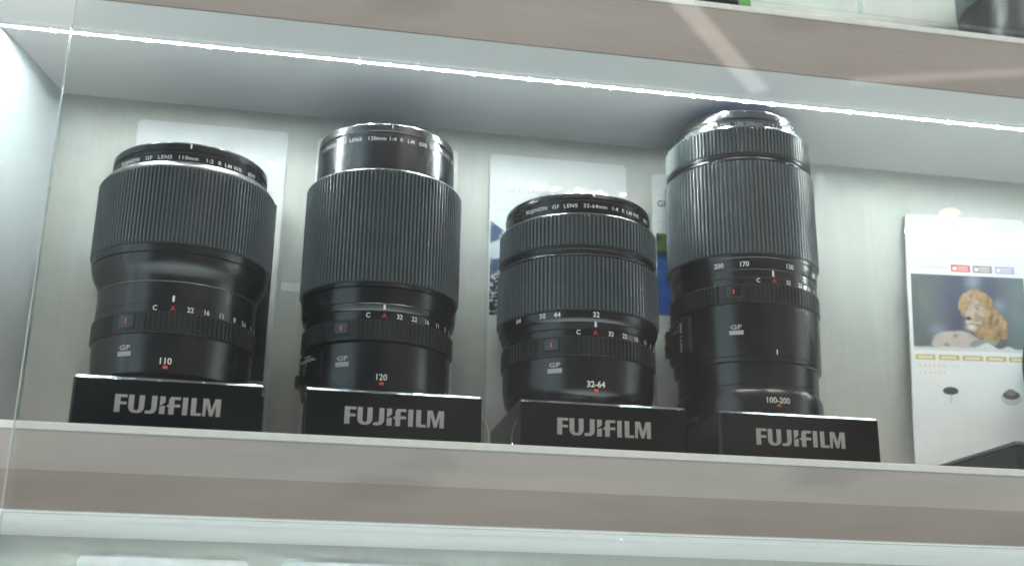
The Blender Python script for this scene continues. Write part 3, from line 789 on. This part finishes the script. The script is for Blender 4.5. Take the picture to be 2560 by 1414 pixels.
lc.pic('printed_photo', 2.4, 84.2, 43.8, 97.4, 170, 110, lion)
gb = [(3.2, 17.0), (19.4, 34.0), (36.0, 50.6), (52.6, 67.2), (69, 83.4)]
for u0, u1 in gb:
    o = lc.rect('gold_tab', u0, u1, 100.4, 104.0, M_gold)
    b = MB()
    for i in range(6):
        a0 = u0+2.2+i*1.7; b.add([lc.p(a0, 101.5, .12), lc.p(a0+1.2, 101.5, .12), lc.p(a0+1.2, 103, .12), lc.p(a0, 103, .12)], [(0, 1, 2, 3)])
    b.build('tab_print', M_goldt, o).location = -lc.base*S
lc.rects('specification_text', [(5.6+i*3.3, 6.9+i*3.3, 107.4, 108.6) for i in range(6)]+[(29, 30.2, 107.5, 108.6), (31.6, 32.8, 107.5, 108.6)]+[(5.6+i*3.3, 6.8+i*3.3, 112.2, 113.3) for i in range(6)], M_inkp)
lc.rects('table_rule', [(3, 85, 121.2, 121.45), (3, 85, 138.4, 138.65), (36, 36.3, 121.4, 138.4)], mat('faint_ink', (.66, .69, .69), .3))
def small_product(u, v, wide):
    def ell(cx, cy, rx, ry, m, n, name, parent=None):
        b = MB(); pts = [lc.p(cx+rx*math.cos(2*PI*i/28), cy+ry*math.sin(2*PI*i/28), n) for i in range(28)]
        b.add(pts, [tuple(range(28))]); return b.build(name, m, lc.t, offset=lc.base)
    if not wide:
        lc.rect('printed_product', u-4.8, u+4.8, v, v+2.2, mat('print_aqua', (.42, .60, .55), .3), .08)
        lc.rect('printed_product', u-.9, u+.9, v+2, v+8.2, mat('print_pale', (.55, .60, .60), .3), .09)
        ell(u, v, 5.4, 2.6, M_ink, .12, 'printed_product')
    else:
        ell(u, v+2.6, 7.4, 5.0, mat('print_silver', (.50, .53, .58), .3), .08, 'printed_product')
        ell(u, v+.6, 6.0, 3.0, mat('print_brown', (.10, .09, .09), .3), .10, 'printed_product')
        ell(u-.2, v-1.2, 3.6, 2.2, mat('print_tan', (.22, .19, .17), .3), .12, 'printed_product')
small_product(26.4, 124.8, False); small_product(68.6, 126.0, True)

# cards in the compartment below: their top edges show along the bottom of the picture
LGp = 'white cards in the compartment below'
for i, (x0, wd) in enumerate(((-168.6, 91.0), (-59.8, 88.8), (52, 90))):
    Card(['white card top at the lower left edge, below the lens marked 110', 'white card top in the bottom of the picture, below the lens marked 120', 'white card barely showing at the bottom, below the lens marked 32-64'][i],
         (x0, 115.3, (-50.2, -49.8, -51.0)[i]), (1, 0, 0), (0, 0, -1), wd, 210, group=LGp)

# small white patch standing in for a glossy reflection on the wall between two cards
t = thing('wall_reflection', 'small white sticker standing in for a glossy reflection on the back wall between the two left cards', 'patch', (-65.2, 117.9, 108))
b = MB(); b.box(-6.6, 6.6, -.5, 0, 0, 5.6, bev=.15); b.build('patch_face', M_card, t)

# thin cable curling out behind the second stand
def tube(pts, r, name, m, parent, seg=8):
    vs = []; fs = []
    for i, p in enumerate(pts):
        a = Vector(pts[max(0, i-1)]); c = Vector(pts[min(len(pts)-1, i+1)]); d = (c-a).normalized()
        s1 = d.cross(Vector((0, 1, .1))).normalized(); s2 = d.cross(s1)
        for k in range(seg):
            q = 2*PI*k/seg; vs.append(tuple(Vector(p)+s1*r*math.cos(q)+s2*r*math.sin(q)))
    for i in range(len(pts)-1):
        for k in range(seg):
            k2 = (k+1) % seg; fs.append((i*seg+k, i*seg+k2, (i+1)*seg+k2, (i+1)*seg+k))
    return link_mesh(name, vs, fs, m, parent, True)
o = tube([(34+13*math.sin(q), 60, 31.5-18*(1-math.cos(q))) for q in [i*PI/2/12*1.35 for i in range(13)]], .45, 'security_cable', M_cable, None)
o['label'] = 'thin clear cable curling down between the second and third stands'; o['category'] = 'cable'

# ---------------------------------------------------------------- things on the shelf above
z = P+.25
t = thing('product_box', 'black box with a bright green end, on the shelf above the lenses', 'box', (140, 8, z))
b = MB(); b.box(-46, 42.6, 0, 60, 0, 34, bev=.8); b.build('box_body', M_acryl, t)
b = MB(); b.box(42.8, 50.6, 0, 60, 0, 34, bev=.8); b.build('green_end', M_green, t)
b = MB(); b.box(50.7, 53.6, 2, 58, 0, 33, bev=.6); b.build('pale_end_flap', M_white, t)
b = MB(); b.box(-14, -11, -.3, -.02, 1.5, 30); b.box(-16, -9, -.3, -.02, 1.0, 4.2); b.build('box_print', M_gtxt, t)

t = thing('camera_lens', 'large black lens standing on the shelf above, cut off at the top right corner', 'camera lens', (417, 64, z), 'lenses on the shelf above')
lathe_part('barrel', [(52, 0), (54, 1), (54, 12), (53.2, 13), (53, 22), (51, 34), (47, 46), (46.5, 60)], mat('black_plastic', (.008, .0085, .009), .28, spec=.5), t)
ribbed_part('focus_ring', 47.5, 60, 95, 120, .8, M_rub, t)
lathe_part('filter_rim', [(45, 95), (46, 96), (46, 108), (44, 109), (42, 109), (42, 100)], M_rim, t)
front_glass(t, 41.5, 99)
